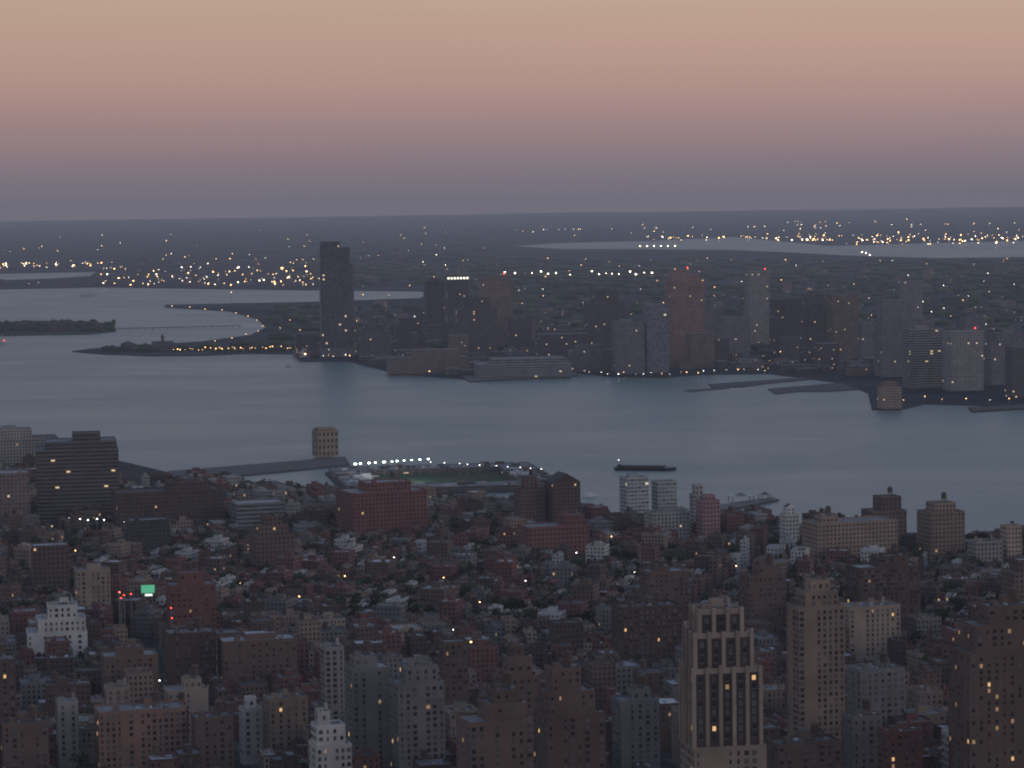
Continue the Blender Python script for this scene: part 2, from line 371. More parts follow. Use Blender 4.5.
def hero(name,label,short,x0,x1,yt,yb,rot,ratio,mat,tiers=((1,1,1,0),),ex='',roof='grey roof',cat=None,winreal=False,lit=.05,bay=3.2,flr=3.5,piers=False,group=None):
    px=(x0+x1)/2; g=unproj(px,yb); D=g.y; r=R(rot)
    Wd=(x1-x0)/F*D; w=Wd/(math.cos(r)+ratio*abs(math.sin(r))); d=w*ratio; h=(yb-yt)/F*math.hypot(D,1)
    off=(w*abs(math.sin(r))+d*math.cos(r))/2
    dirv=Vector((g.x,g.y)).normalized(); cx,cy=g.x+dirv.x*off,g.y+dirv.y*off
    FOOT.append((cx,cy,w,d,r))
    root=thing(name,label,cat or name.replace('_',' '),(cx,cy,2.0),r,group)
    z0=0; st=[]; pm=P(mat) if winreal else (W(mat) if mat in WALLC else MAT[mat])
    trim=P(mat) if mat in WALLC else MAT[mat]
    top=None
    for i,(wf,df,zf,xo) in enumerate(tiers):
        z1=h*zf; tw,td=w*wf,d*df; ox=xo*w
        pr=piers and i>0
        m=MB(); q=m.para(tw,td,z1,pm,ox,0,z0,p=min(1.1,(z1-z0)*.3),plainm=trim,bay=bay,flr=flr,t=.4); m.build('wall' if i==0 else 'upper_tier',root)
        m=MB(); m.face([(a[0],a[1],z1-min(1.1,(z1-z0)*.3)) for a in q],roof); m.build('roof',root)
        if winreal: put_windows(root,ox,0,tw,td,z0 if i else 4,z1-(2.2 if pr else .8),r,bay if pr or not piers else 3.4,flr,lit,st,1.1 if pr else 1.0,.06 if pr else 0)
        if pr:
            n=max(1,int((tw-1.0)/bay)); s_=tw/n
            for k in range(n+1):
                m=MB(); m.box(0,0,z0,z1+random.choice([.6,.6,1.6]),1.7,1.0,trim,uvon=False); m.build('pier',root,(ox-tw/2+s_*k*(1-1e-3)+.01,-td/2-.45,0))
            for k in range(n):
                m=MB(); m.box(0,0,z0+1,z1-2.4,s_-2.2,.1,'bay shadow',uvon=False); m.build('bay_shade_panel',root,(ox-tw/2+s_*(k+.5),-td/2-.05,0))  # dark strip on the flat wall, coloured as shade of a recessed bay
            n2=max(1,int((td-1.0)/bay)); s2=td/n2
            for k in range(n2+1):
                m=MB(); m.box(0,0,z0,z1+.6,.9,1.4,trim,uvon=False); m.build('pier',root,(ox-tw/2-.4,-td/2+s2*k*(1-1e-3)+.01,0))
        if winreal and i<len(tiers)-1 and tw>12:
            m=MB(); m.box(0,0,0,1.2,1.6,1.6,'steel',uvon=False); m.build('vent_box',root,(ox+tw*.44,-td*.42,z1-1.09))
        top=(tw,td,z1,ox,z1-min(1.1,(z1-z0)*.3)); z0=z1-min(1.1,(z1-z0)*.3)+.004
    if winreal: flush_windows(root,st,100,1.1 if piers else 1)
    tw,td,z1,ox,zr=top; zr+=.004
    def bx(nm,dx,dy,ww,dd,hh,mm,tp=None):
        m=MB(); m.box(0,0,0,hh,ww,dd,mm,tp,uvon=False); return m.build(nm,root,(ox+dx*tw,dy*td,zr))
    if 'm' in ex:
        bx('mechanical_penthouse',random.uniform(-.12,.12),.05,tw*.4,td*.4,min(7,max(4,h*.06)),trim,MAT[roof])
    if 'b' in ex:
        sb=bx('stair_bulkhead',-.28,-.15,3.4,4.5,3.2,trim,MAT['dark roof']); bx('vent_box',.3,-.22,2.6,2.6,1.8,'steel')
        if winreal: m=MB(); m.box(0,-2.29,.05,2.2,1,.06,'steel',uvon=False); m.build('door',sb)
        bx('chimney',.36,.3,1.4,1.4,4.2,trim)
        if winreal and tw>14:
            for q_ in range(5): bx('vent_box',random.uniform(-.15,.3),random.uniform(-.2,.35),random.uniform(1,2.4),random.uniform(1,3),random.uniform(.8,1.8),random.choice(['steel','pale roof','grey roof']))
            bx('elevator_house',random.uniform(0,.2),.2,min(7,tw*.3),min(6,td*.3),random.uniform(3.5,5),trim,MAT['dark roof'])
    if 't' in ex: add_tank(root,(ox+tw*.2,td*.1,zr),1.2)
    if 's' in ex:
        m=MB(); m.cyl(0,0,0,h*.14,.9,.15,'steel',6); m.build('antenna',root,(ox,0,zr))
    if 'L' in ex:
        n=7
        for k in range(n):
            m=MB(); m.box(0,0,0,4,tw/n*.6,.6,'crown white',uvon=False); m.build('crown_light',root,(ox-tw/2+tw/n*(k+.5),-td/2-.4,z1-7))
    if 'r' in ex:
        m=MB(); m.cyl(0,0,0,4,.3,.3,'steel',6); m.ball(0,0,5.2,1.5,1.5,1.5,'lamp red'); m.build('beacon',root,(ox+tw*.3,-td*.3,zr))
    if 'g' in ex:
        m=MB(); hh=tw*.3
        m.face([(-tw/2,-td/2,0),(tw/2,-td/2,0),(0,-td/2,hh)],trim); m.face([(tw/2,td/2,0),(-tw/2,td/2,0),(0,td/2,hh)],trim)
        m.face([(-tw/2,td/2,0),(-tw/2,-td/2,0),(0,-td/2,hh),(0,td/2,hh)],'dark roof'); m.face([(tw/2,-td/2,0),(tw/2,td/2,0),(0,td/2,hh),(0,-td/2,hh)],'dark roof')
        m.build('gable_roof',root,(ox,0,z1+.01))
    LMS.append((short,px,(yt+min(yb,760))/2))
    return root,w,d,h
S1=((1,1,1,0),)
S2=((1,1,.82,0),(.65,.7,1,0))
S3=((1,1,.7,0),(.75,.8,.86,0),(.45,.5,1,0))
AB='apartment_building'; OT='office_tower'; WH='brick_warehouse'
near=[
(AB,'massive tall tan tower with stone piers and tall dark openings near its top','the pale piered tower',682,767,605,900,10,.8,'stone',((1,1,.53,0),(.92,.92,.80,-.03),(.78,.75,.92,-.06),(.58,.6,1,-.08)),'b',1,.015,'stone'),
(AB,'slender beige brick tower with raised centre and narrow shoulders','the slender beige tower',788,845,578,790,16,.7,'tan',((1,1,.88,0),(.72,.8,.95,.03),(.42,.5,1,.05)),'t',1,.005,False),
(AB,'large brown stepped block at right edge with warm lit windows','the large lit brown block',951,1045,604,830,12,.7,'brown',((1,1,.80,0),(.85,.88,.92,.03),(.6,.6,1,.1)),'tb',1,.05,False),
(AB,'dark brown slab block behind the beige loft building','the dark brown slab',846,921,557,650,18,.5,'darkbrown',((1,1,.9,0),(.5,.6,1,.1)),'bt',1,.015,False),
('loft_building','pale beige loft building with even rows of dark windows','the pale beige loft',838,900,606,665,16,.6,'beige',S1,'bt',1,.015,False),
(AB,'brown grey tower block left of the slender beige tower','the brown grey block',740,786,566,650,15,.8,'brown',((1,1,.9,0),(.6,.6,1,.1)),'tb',1,.015,False),
(AB,'square brown block with flat roof at mid distance','the square brown block',640,689,567,645,15,.8,'brown',((1,1,.95,0),(.4,.4,1,-.1)),'b',1,.015,False),
(AB,'wide low dark brown block left of the piered tower','the wide dark block',612,684,606,690,15,.6,'darkbrown',S1,'tb',1,.015,False),
(AB,'brown stepped apartment tower with narrow top between two lower ones','the narrow topped tower',497,541,645,790,16,.9,'brown',((1,1,.8,0),(.7,.7,.93,0),(.3,.4,1,0)),'b',1,.015,False),
(AB,'brown stepped apartment block with terraces right of the narrow topped tower','the terraced brown block',534,607,667,830,16,.8,'brown',((1,1,.72,0),(.8,.85,.86,-.05),(.5,.55,1,-.1)),'tb',1,.02,False),
(AB,'brown stepped foreground block at bottom centre','the foreground brown block',457,536,690,870,16,.8,'brown',((1,1,.84,0),(.6,.8,.93,.12),(.4,.5,1,.15)),'tb',1,.01,False),
(AB,'narrow grey slab with blank pale side wall','the narrow grey slab',321,347,645,760,16,1.2,'concrete',S1,'b',1,.01,False),
(AB,'grey brown apartment block right of the narrow grey slab','the grey brown block',345,394,655,790,16,.9,'grey',((1,1,.92,0),(.6,.6,1,-.1)),'tb',1,.015,False),
(AB,'grey apartment block with stepped top and few lit windows','the stepped grey block',390,447,665,800,16,.8,'grey',((1,1,.88,0),(.7,.7,1,.05)),'b',1,.025,False),
(AB,'white brick stepped block at the bottom edge','the white stepped block',309,354,711,820,18,.9,'white',((1,1,.7,0),(.8,.8,.88,-.05),(.35,.4,1,-.2)),'b',1,.01,False),
('white_house','narrow white building with small dark windows','the narrow white building',239,264,697,765,18,1.0,'white',((1,1,.85,0),(.5,.6,1,0)),'',1,.01,False),
(AB,'tan brick building right of the narrow white one','the tan brick building',263,310,697,770,18,.7,'tan',S1,'bt',1,.01,False),
(AB,'long orange brick building with flat roof at lower left','the long orange building',93,190,710,785,15,.5,'orange',S1,'bt',1,.015,False),
(AB,'plain brown brick block adjoining the long orange building','the adjoining brown block',191,236,716,785,15,.8,'brown',S1,'bt',1,.015,False),
(AB,'beige block with several roof boxes behind the long orange building','the beige roof box block',163,211,680,745,15,.8,'beige',((1,1,.85,0),(.45,.5,1,.15)),'tb',1,.015,False),
(AB,'small beige grey tower with roof boxes at lower left','the small beige tower',104,133,686,750,15,.9,'beige',S1,'b',1,.015,False),
(AB,'narrow pale grey building at lower left edge','the narrow pale building',56,81,700,775,16,.9,'concrete',S1,'b',1,.01,False),
(AB,'white terraced apartment block stepping up to the right','the white terraced block',24,91,606,672,12,.7,'white',((1,1,.6,0),(.8,.85,.8,.08),(.5,.6,1,.1)),'b',1,.01,False),
(AB,'yellowish beige tower above the white terraced block','the yellowish tower',74,113,569,632,14,.7,'beige',S1,'m',1,.02,False),
(AB,'red brown tower with raised roof block and water tank','the red brown tower',165,219,573,655,14,.8,'red',((1,1,.86,0),(.55,.6,1,0)),'t',1,.01,False),
(AB,'dark brown block below the red brown tower','the low dark block',163,219,632,705,14,.8,'darkbrown',S1,'tb',1,.01,False),
(AB,'wide dark brown block with flat roof','the wide flat block',217,300,640,705,14,.5,'brown',S1,'btm',1,.01,False),
(AB,'dark brown block with flat roof near left edge','the left dark block',100,162,648,720,14,.7,'brown',((1,1,.9,0),(.5,.5,1,0)),'b',1,.01,False),
(AB,'tall dark brick block cut by the left edge','the left edge block',-30,21,658,780,14,.8,'darkbrown',S1,'tb',1,.02,False),
(AB,'brown block beside the deep orange lit street','the street corner block',440,470,640,745,14,1,'brown',S1,'t',1,.02,False),
(AB,'grey building with flat roof at lower right','the lower right grey building',843,882,715,800,15,.9,'grey',S1,'bt',1,.015,False),
(AB,'dark red brick building right of the lower grey one','the dark red building',880,922,730,810,15,.8,'red',S1,'b',1,.02,False),
('white_building','white building with rows of dark openings at bottom right','the white building',943,1004,734,800,12,.7,'white',S1,'b',1,.02,False),
(AB,'dark grey block right of the slender beige tower','the dark grey block',848,905,668,760,16,.7,'grey',S1,'tb',1,.01,False),
(AB,'low brown building between the piered tower and lower grey building','the low brown building',766,842,742,820,15,.5,'brown',S1,'bt',1,.015,False),
(AB,'brown block at left edge beside the narrow pale building','the left brown corner block',0,52,722,790,15,.7,'brown',S1,'bt',1,.02,False),
(AB,'mid height grey block left of the piered tower','the plain grey block',612,660,690,780,15,.8,'grey',((1,1,.9,0),(.5,.5,1,.1)),'bt',1,.01,False),
]
for t in near:
    nm,lb,sh,a,b,yt,yb,rt,ra,mt,ti,ex,wr,lt,pr=t
    hero(nm,lb,sh,a,b,yt,yb,rt,ra,mt,ti,ex,random.choice(['grey roof','silver roof','dark roof','grey roof']),'apartment building' if nm==AB else nm.replace('_',' '),True,lt,5.2 if pr=='stone' else random.uniform(2.8,4.0),random.uniform(3.1,3.8),pr)
mid=[
(AB,'stepped brown tower at middle left','the stepped brown tower',248,296,517,578,20,.8,'brown',S3,'b'),
(WH,'big red brick warehouse with many small windows near the river','the red brick warehouse',335,429,484,545,22,.7,'red',((1,1,.86,0),(.6,.5,1,.05)),'bt'),
('office_building','big dark grey office slab with window bands at left','the dark office slab',33,124,434,528,10,.7,'band dark',((1,1,.84,0),(.86,.85,.92,.05),(.34,.4,1,.12)),''),
(AB,'brown block with warm lights cut by left edge','the left brown block',-20,33,473,535,14,.8,'jersey tan',S1,'b'),
('warehouse','pale low building at upper left shore','the pale shore building',-20,62,430,475,14,.6,'concrete',((1,1,.8,0),(.5,.6,1,-.1)),'m'),
(WH,'long dark warehouse right of the dark office slab','the long dark warehouse',110,226,484,538,16,.4,'darkbrown',((1,1,.85,0),(.4,.5,1,.2)),'bt'),
('parking_garage','pale concrete garage with open decks','the concrete garage',230,286,503,538,18,.6,'band grey',S1,''),
(AB,'brown tower with square top near the river','the river brown tower',514,546,478,535,18,.9,'brown',((1,1,.8,0),(.5,.6,1,0)),'t'),
(AB,'dark brown gabled block beside the river brown tower','the dark gabled block',545,581,482,535,18,.9,'darkbrown',S1,'g'),
(AB,'red brown block with stepped roof','the red stepped block',517,590,517,565,18,.6,'red',((1,1,.8,0),(.35,.5,1,.3)),'b'),
(OT,'pale glass tower on the shore, left one of a pair','the left glass tower',620,649,477,528,18,.9,'glass pale',S1,'m'),
(OT,'pale glass tower on the shore, right one of a pair','the right glass tower',652,677,481,526,18,.9,'glass pale',S1,''),
(AB,'slim grey tower with narrow top near the shore','the slim grey tower',690,706,484,538,18,1,'concrete',S2,''),
(AB,'pinkish tower with small raised top near the shore','the pinkish tower',697,720,495,545,18,1,'pink',((1,1,.9,0),(.6,.6,1,0)),''),
(AB,'white narrow building with pointed roof near the shore','the pointed white building',780,799,507,552,18,1,'white',((1,1,.85,0),(.6,.6,1,0)),'g'),
(AB,'wide beige riverside block with regular windows','the wide beige block',802,898,517,572,18,.45,'tan',((1,1,.9,0),(.2,.5,1,-.3)),'bt'),
(AB,'brown stepped tower behind the wide beige block','the brown rear tower',862,906,497,552,18,.8,'brown',((1,1,.75,0),(.6,.7,1,.1)),'t'),
(AB,'brown beige tower with crown at right shore','the crowned tower',918,964,503,562,18,.8,'tan',((1,1,.85,0),(.6,.7,1,0)),'t'),
(AB,'pale tower near right edge of shore','the right pale tower',1001,1021,525,572,18,1,'beige',S1,''),
(AB,'low pale block right of the crowned tower','the low pale block',968,1002,541,575,18,.7,'concrete',S1,'b'),
(AB,'long grey low block behind glass towers','the long grey block',645,690,512,545,18,.6,'concrete',S1,'bm'),
(AB,'brown slab left of the pale beige loft','the brown slab',790,846,600,652,18,.6,'brown',S1,'tb'),
(AB,'dark block behind the red brown tower','the rear dark block',125,172,520,560,16,.7,'dark',S1,'b'),
(AB,'narrow brown block beside the terraced white one','the narrow brown block',30,72,545,600,14,.8,'darkbrown',S1,'t'),
(AB,'brown corner block at right edge above lit block','the right corner block',1002,1050,560,625,16,.8,'brown',S2,'t'),
]
for t in mid:
    nm,lb,sh,a,b,yt,yb,rt,ra,mt,ti,ex=t
    hero(nm,lb,sh,a,b,yt,yb,rt,ra,mt,ti,ex,random.choice(['grey roof','silver roof','dark roof']),'apartment building' if nm==AB else nm.replace('_',' '),False,flr=3.8,bay=3.6)
# tunnel vent tower on its pier
hero('ventilation_tower','square tan ventilation tower standing at end of long pier','the river vent tower',312,339,428,457,24,.8,'tan',((1,1,.92,0),(.8,.8,1,0)),'',cat='ventilation tower',bay=6,flr=9)
# ---------------------------------------------------------------- far-shore towers
far=[
(OT,'dark glass tower block with flat top left of white crowned tower','the left dark tower',424,448,281,338,10,.8,'jersey dark',S1,'m'),
(OT,'tower with bright white lights along its roof edge','the white crowned tower',445,470,276,342,10,.8,'jersey dark',S1,'L'),
(OT,'dark tower with stepped top in front of white crowned tower','the dark stepped tower',454,498,298,355,10,.6,'jersey dark',S2,''),
(OT,'brown tower with broad flat top and red beacon','the broad brown tower',479,514,276,350,10,.8,'jersey tan',((1,1,.93,0),(.8,.8,1,0)),'r'),
('pier_building','long pale building with banded floors on the far pier','the long pier building',473,572,359,378,6,.5,'band grey',((1,1,.75,0),(.8,.7,1,.05)),''),
(OT,'wide dark office block behind the waterfront','the wide dark office',584,627,291,352,10,.6,'jersey dark',S2,'m'),
(OT,'grey waterfront tower left of the grey blue slab','the grey waterfront tower',612,645,322,374,10,.7,'jersey grey',S1,'m'),
(OT,'grey blue slab tower at the waterfront','the grey blue slab',643,669,304,373,10,.8,'glass blue',S1,''),
(OT,'tall pinkish tower with sloped crown and red beacon','the tall pinkish tower',666,705,270,365,10,.8,'band pink',((1,1,.88,0),(.8,.8,.95,-.05),(.5,.6,1,-.1)),'r'),
(OT,'short brown tower in front of the tall pinkish tower','the short brown tower',687,715,333,368,10,.8,'jersey tan',S1,''),
(OT,'low grey tower with flat top','the low grey tower',714,750,317,360,10,.7,'jersey grey',S2,''),
(OT,'slim pale beige tower standing alone','the slim pale tower',746,770,271,350,10,.8,'lit slab',S1,'r'),
(OT,'dark brown tower at left of a trio','the left trio tower',770,801,299,354,10,.8,'jersey dark',S1,''),
(OT,'dark brown tower in middle of a trio','the middle trio tower',800,829,294,357,10,.8,'jersey dark',S2,'m'),
(OT,'reddish brown tower at right of a trio','the right trio tower',828,858,295,359,10,.8,'jersey tan',S1,'s'),
(OT,'tall broad grey tower near right edge with stepped top','the broad grey tower',875,922,300,377,10,.6,'jersey grey',((1,1,.75,0),(.75,.8,1,-.06)),''),
(OT,'low wide office with window bands at far waterfront','the wide far office',904,942,329,388,10,.7,'band grey',S1,'m'),
(OT,'pale plain tower with red beacon near right edge','the pale plain tower',944,982,331,391,10,.8,'lit slab',S1,'r'),
(OT,'grey tower behind the pale plain tower','the grey rear tower',960,985,318,372,10,.8,'jersey grey',S1,''),
(OT,'wide stepped office near right edge','the wide stepped office',984,1030,333,385,10,.6,'jersey grey',S2,'m'),
(OT,'dark block cut by the right edge of far shore','the right far block',1006,1040,347,398,10,.7,'jersey dark',S1,''),
(OT,'small distant tower above the broad grey tower','the small distant tower',899,922,281,330,10,.7,'jersey grey',S1,''),
('ventilation_tower','squat ventilation tower on the far shore edge','the far vent tower',878,901,382,409,10,.9,'tan',S2,''),
(OT,'low brown block with lit windows behind tall glass tower','the low lit block',358,392,325,360,10,.7,'jersey dark',S2,''),
('low_office','long low brown building on the far waterfront','the long low building',386,470,350,374,8,.4,'jersey tan',((1,1,.7,0),(.6,.7,1,.1)),''),
('low_office','low dark building beside the wide dark office','the low dark building',535,590,334,362,8,.5,'jersey dark',S1,''),
('low_office','low office with small tower between grey towers','the low twin office',568,614,345,372,8,.5,'jersey grey',S2,''),
(OT,'dim grey tower behind the tall pinkish tower','the dim rear tower',704,724,308,350,10,.8,'jersey grey',S1,''),
(OT,'dim brown tower left of the slim pale tower','the dim brown tower',728,746,322,352,10,.8,'jersey tan',S1,''),
(OT,'dim blocky tower right of the trio','the dim blocky tower',859,876,322,362,10,.8,'jersey grey',S1,''),
(OT,'short dark tower right of the broad brown tower','the short dark tower',508,532,318,352,10,.8,'jersey dark',S1,''),
(OT,'short brown tower left of the dark tower blocks','the short left tower',397,424,318,352,10,.8,'jersey dark',S1,''),
]
for t in far:
    nm,lb,sh,a,b,yt,yb,rt,ra,mt,ti,ex=t
    hero(nm,lb,sh,a,b,yt,yb,rt,ra,mt,ti,ex,'grey roof',nm.replace('_',' '),False,flr=4.2,bay=4.5)
# tall glass tower with rounded corners and stepped crown
g=unproj(337,357)
root=thing('glass_tower','tallest dark glass tower with rounded corners standing alone on the point','skyscraper',(g.x,g.y+28,2),R(8))
def rounded(mb,w,d,z0,z1,rr,m,cap='grey roof',ox=0):
    pts=[]
    for cx,cy,a0 in ((w/2-rr,-d/2+rr,-90),(w/2-rr,d/2-rr,0),(-w/2+rr,d/2-rr,90),(-w/2+rr,-d/2+rr,180)):
        for k in range(5): a=R(a0+k*22.5); pts.append((ox+cx+rr*math.cos(a),cy+rr*math.sin(a)))
    n=len(pts); u=0; kf=max(1,round((z1-z0)/4.2))
    for i in range(n):
        a,b=pts[i],pts[(i+1)%n]; ln=math.hypot(b[0]-a[0],b[1]-a[1]); du=ln/4
        mb.face([(*a,z0),(*b,z0),(*b,z1),(*a,z1)],m,[(u,0),(u+du,0),(u+du,kf),(u,kf)]); u+=du
    mb.face([(a,b,z1) for a,b in pts],cap)
m=MB(); rounded(m,74,56,0,18,6,'jersey grey'); m.build('podium',root)
m=MB(); rounded(m,69,46,18.01,192,7,'glass dark'); m.build('shaft',root)
m=MB(); rounded(m,62,41,192.01,226,5,'glass dark',ox=-3); m.build('upper_tier',root)
m=MB(); rounded(m,40,30,226.01,238,3,'glass dark',ox=-12); m.build('crown',root)
LMS.append(('the tallest glass tower',337,300)); FOOT.append((g.x,g.y+28,74,56,0))
# ---------------------------------------------------------------- city fabric
def in_foot(x,y,pad):
    for cx,cy,w,d,r in FOOT:
        dx,dy=x-cx,y-cy
        if dx*dx+dy*dy>((w+d)/2+pad+5)**2: continue
        c,s_=math.cos(-r),math.sin(-r); lx,ly=dx*c-dy*s_,dx*s_+dy*c
        if abs(lx)<w/2+pad and abs(ly)<d/2+pad: return True
    return False
def shore_y(px):
    for i in range(len(mh)-1):
        if mh[i][0]<=px<=mh[i+1][0]:
            t=(px-mh[i][0])/(mh[i+1][0]-mh[i][0]); return mh[i][1]*(1-t)+mh[i+1][1]*t
    return 400
houses=[]; trees=[]; pave=MB(); marks=MB(); lampspots=[]
def zone_of(x,y):
    d=math.hypot(x,y)+60*math.sin(x/170)
    if d<2000: return 0
    if d<2560: return 1
    return 2
ZN=[(14,230,72,26,14),(-16,150,60,12,11),(20,170,66,16,12)]
pal=[['brown','red','darkbrown','tan','darkbrown','brown','grey','beige','red'],['red','brown','darkbrown','grey','red','tan','white','brown'],['brown','darkbrown','grey','tan','red','concrete']]
for zi,(rt,PX,PY,av,stw) in enumerate(ZN):
    r=R(rt); c,s_=math.cos(r),math.sin(r)
    for bi in range(-25,26):
        for bj in range(5,66):
            X0,Y0=bi*PX,bj*PY; bw,bd=PX-av,PY-stw
            cx,cy=X0+bw/2,Y0+bd/2; wx,wy=cx*c-cy*s_,cx*s_+cy*c
            if wy<1150 or wy>3700 or abs(wx)>wy*.184+200: continue
            p=proj(wx,wy,2)
            if p[1]<shore_y(p[0])+3: continue
            if zone_of(wx,wy)==zi:
                pave.at(wx,wy,2,r); pave.box(0,0,0,.14,bw,bd,'pavement',uvon=False)
                marks.at(wx,wy,2,r)
                for k in range(-4,5):
                    yy=k*bd/9; x_=bw/2+av/2
                    marks.face([(x_-.1,yy-2,.006),(x_+.1,yy-2,.006),(x_+.1,yy+2,.006),(x_-.1,yy+2,.006)],'sill')
                lampspots.append(((X0+bw+2)*c-(Y0+bd+2)*s_,(X0+bw+2)*s_+(Y0+bd+2)*c))
                lampspots.append(((X0+bw*.5)*c-(Y0-2.5)*s_,(X0+bw*.5)*s_+(Y0-2.5)*c))
            for row in (0,1):
                x=X0+3
                while x<X0+bw-5:
                    big=random.random()<(.24 if zi!=1 else .1)
                    wd=random.uniform(11,20) if big else random.uniform(5.2,8.5)
                    wd=min(wd,X0+bw-3-x); dp=random.uniform(12,19)+(4 if big else 0)
                    hx=x+wd/2; hy=(Y0+3+dp/2) if row==0 else (Y0+bd-3-dp/2)
                    x+=wd+.02
                    wx,wy=hx*c-hy*s_,hx*s_+hy*c
                    if zone_of(wx,wy)!=zi: continue
                    pp=proj(wx,wy,2)
                    if pp[0]<-50 or pp[0]>1075 or pp[1]>860 or pp[1]<shore_y(pp[0])+6: continue
                    if in_foot(wx,wy,max(wd,dp)/2+1): continue
                    if zi==0: h=random.uniform(11,21) if not big else random.uniform(17,34)
                    elif zi==1: h=random.uniform(8,15) if not big else random.uniform(13,25)
                    else: h=random.uniform(9,16) if not big else random.uniform(13,24)
                    if pp[1]>790: h*=.75
                    houses.append([math.hypot(wx,wy),wx,wy,r,wd,dp,h,random.choice(pal[zi]),random.choice(['silver roof','grey roof','dark roof','pale roof','grey roof','dark roof','rust roof','dark roof']),big,pp])
            for k in range(int(bw/ (10 if zi==1 else 15))):
                hx=X0+8+random.random()*(bw-16); hy=Y0+bd/2+random.uniform(-5,5)
                wx,wy=hx*c-hy*s_,hx*s_+hy*c
                if zone_of(wx,wy)==zi and not in_foot(wx,wy,7): trees.append([math.hypot(wx,wy),wx,wy,random.uniform(12,20)])
            if zi>=1:
                for k in range(int(bw/13)):
                    hx=X0+k*13+random.uniform(0,6); hy=Y0-3
                    wx,wy=hx*c-hy*s_,hx*s_+hy*c
                    if zone_of(wx,wy)==zi and not in_foot(wx,wy,7): trees.append([math.hypot(wx,wy),wx,wy,random.uniform(10,16)])
structure(pave.at(0,0).build('pavement')); structure(marks.at(0,0).build('road_markings'))
houses.sort(key=lambda t:t[0])
CN={'brown':'brown','red':'red brick','darkbrown':'dark brown','tan':'tan','grey':'grey','white':'white','concrete':'pale grey','beige':'beige'}
rest=MB(); vis=0
def roofbits(w,d,big):
    out=[]
    if random.random()<.8: out.append(('stair_bulkhead',random.uniform(-.25,.25)*w,random.uniform(-.3,.3)*d,2.4,3.4,2.7))
    if random.random()<.85: out.append(('chimney',w*.38,random.uniform(-.3,.3)*d,.9,1.3,2.6))
    if random.random()<.7: out.append(('vent_box',random.uniform(-.3,0)*w,random.uniform(-.4,.4)*d,1.3,1.3,1.1))
    if random.random()<.4: out.append(('skylight',random.uniform(-.2,.2)*w,random.uniform(-.2,.4)*d,1.6,2.4,.6))
    if big and random.random()<.5: out.append(('mechanical_penthouse',0,.1*d,w*.35,d*.3,4))
    return out
for hd in houses:
    D,x,y,r,w,d,h,cl,rf,big,pp=hd
    tp=proj(x,y,h+2)
    show=-12<pp[0]<1036 and tp[1]<766
    off=(random.randint(0,400),random.randint(1,400))
    bits=roofbits(w,d,big)
    if show and vis<290:
        vis+=1
        nm='apartment_building' if big else 'row_house'
        root=thing(nm,None,'apartment building' if big else 'house',(x,y,2.14),r,'mid-rise blocks between the landmarks' if big else 'low brick houses of the street blocks')
        m=MB(); q=m.para(w,d,h,P(cl)); m.build('wall',root)
        m=MB(); m.face([(a[0],a[1],h-.9) for a in q],rf); m.build('roof',root)
        m=MB(); m.box(0,-d/2-.2,h-.85,h-.2,w-.04,.4,'sill' if random.random()<.3 else P('darkbrown'),uvon=False,bottom=True); m.build('cornice',root)
        for b in bits:
            m=MB(); m.box(0,0,0,b[5],b[3],b[4],P(cl) if b[0] not in('vent_box','skylight') else 'steel',MAT['dark roof'] if b[0]!='skylight' else MAT['pale roof'],uvon=False); m.build(b[0],root,(b[1],b[2],h-.896))
        if big and random.random()<.45: add_tank(root,(-w*.2,d*.2,h-.896))
        st=[]; put_windows(root,0,0,w,d,h-12 if not big else h-18,h-.6,r,random.uniform(2.3,3.3),3.3,.012,st,.8)
        flush_windows(root,st,14 if not big else 36)
        desc=f"{'tall' if h>28 else ('mid-height' if h>18 else 'low')} {CN[cl]} {'block' if big else 'house'} with {rf}"
        PEND.append((root,desc,tp[0],tp[1]))
    else:
        rest.at(x,y,2.14,r); q=rest.para(w,d,h,W(cl),off=off,plainm=P(cl)); rest.face([(a[0],a[1],h-.9) for a in q],rf)
        for b in bits: rest.box(b[1],b[2],h-.896,h-.896+b[5],b[3],b[4],P(cl),MAT['dark roof'] if b[0]!='skylight' else MAT['pale roof'],uvon=False)
        if big and random.random()<.4:
            rest.cyl(-w*.2,d*.2,h,h+3.5,1.8,1.8,'tank wood',8); rest.cyl(-w*.2,d*.2,h+3.5,h+4.8,2,0,'tank wood',8)
stuff(rest.at(0,0).build('row_house'),'dense mass of small brick houses and flat roofs filling the farther street blocks','houses')
print('houses',len(houses),'trees',len(trees))
# ---------------------------------------------------------------- trees
def crown(mb,h,n,sz):
    cl=[(random.uniform(-.2,.2)*h,random.uniform(-.2,.2)*h,h*random.uniform(.5,.86),h*random.uniform(.14,.22)) for _ in range(7)]
    for _ in range(n):
        cx,cy,cz,cr_=random.choice(cl); v=Vector((random.gauss(0,1),random.gauss(0,1),random.gauss(0,1))).normalized()*cr_*random.uniform(.6,1.1)
        p=Vector((cx,cy,cz))+v; a=Vector((random.gauss(0,1),random.gauss(0,1),random.gauss(0,.6))).normalized(); b=a.orthogonal().normalized()
        s1=sz*random.uniform(.6,1.3)
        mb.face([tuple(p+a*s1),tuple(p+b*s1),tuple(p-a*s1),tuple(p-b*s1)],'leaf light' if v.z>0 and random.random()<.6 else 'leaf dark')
TR=[]
for k in range(5):
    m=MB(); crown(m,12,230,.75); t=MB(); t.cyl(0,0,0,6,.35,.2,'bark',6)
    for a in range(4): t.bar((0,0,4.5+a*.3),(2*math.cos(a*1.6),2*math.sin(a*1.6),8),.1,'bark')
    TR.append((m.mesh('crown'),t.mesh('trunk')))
trees.sort(key=lambda t:t[0]); tv=0; ts=MB()
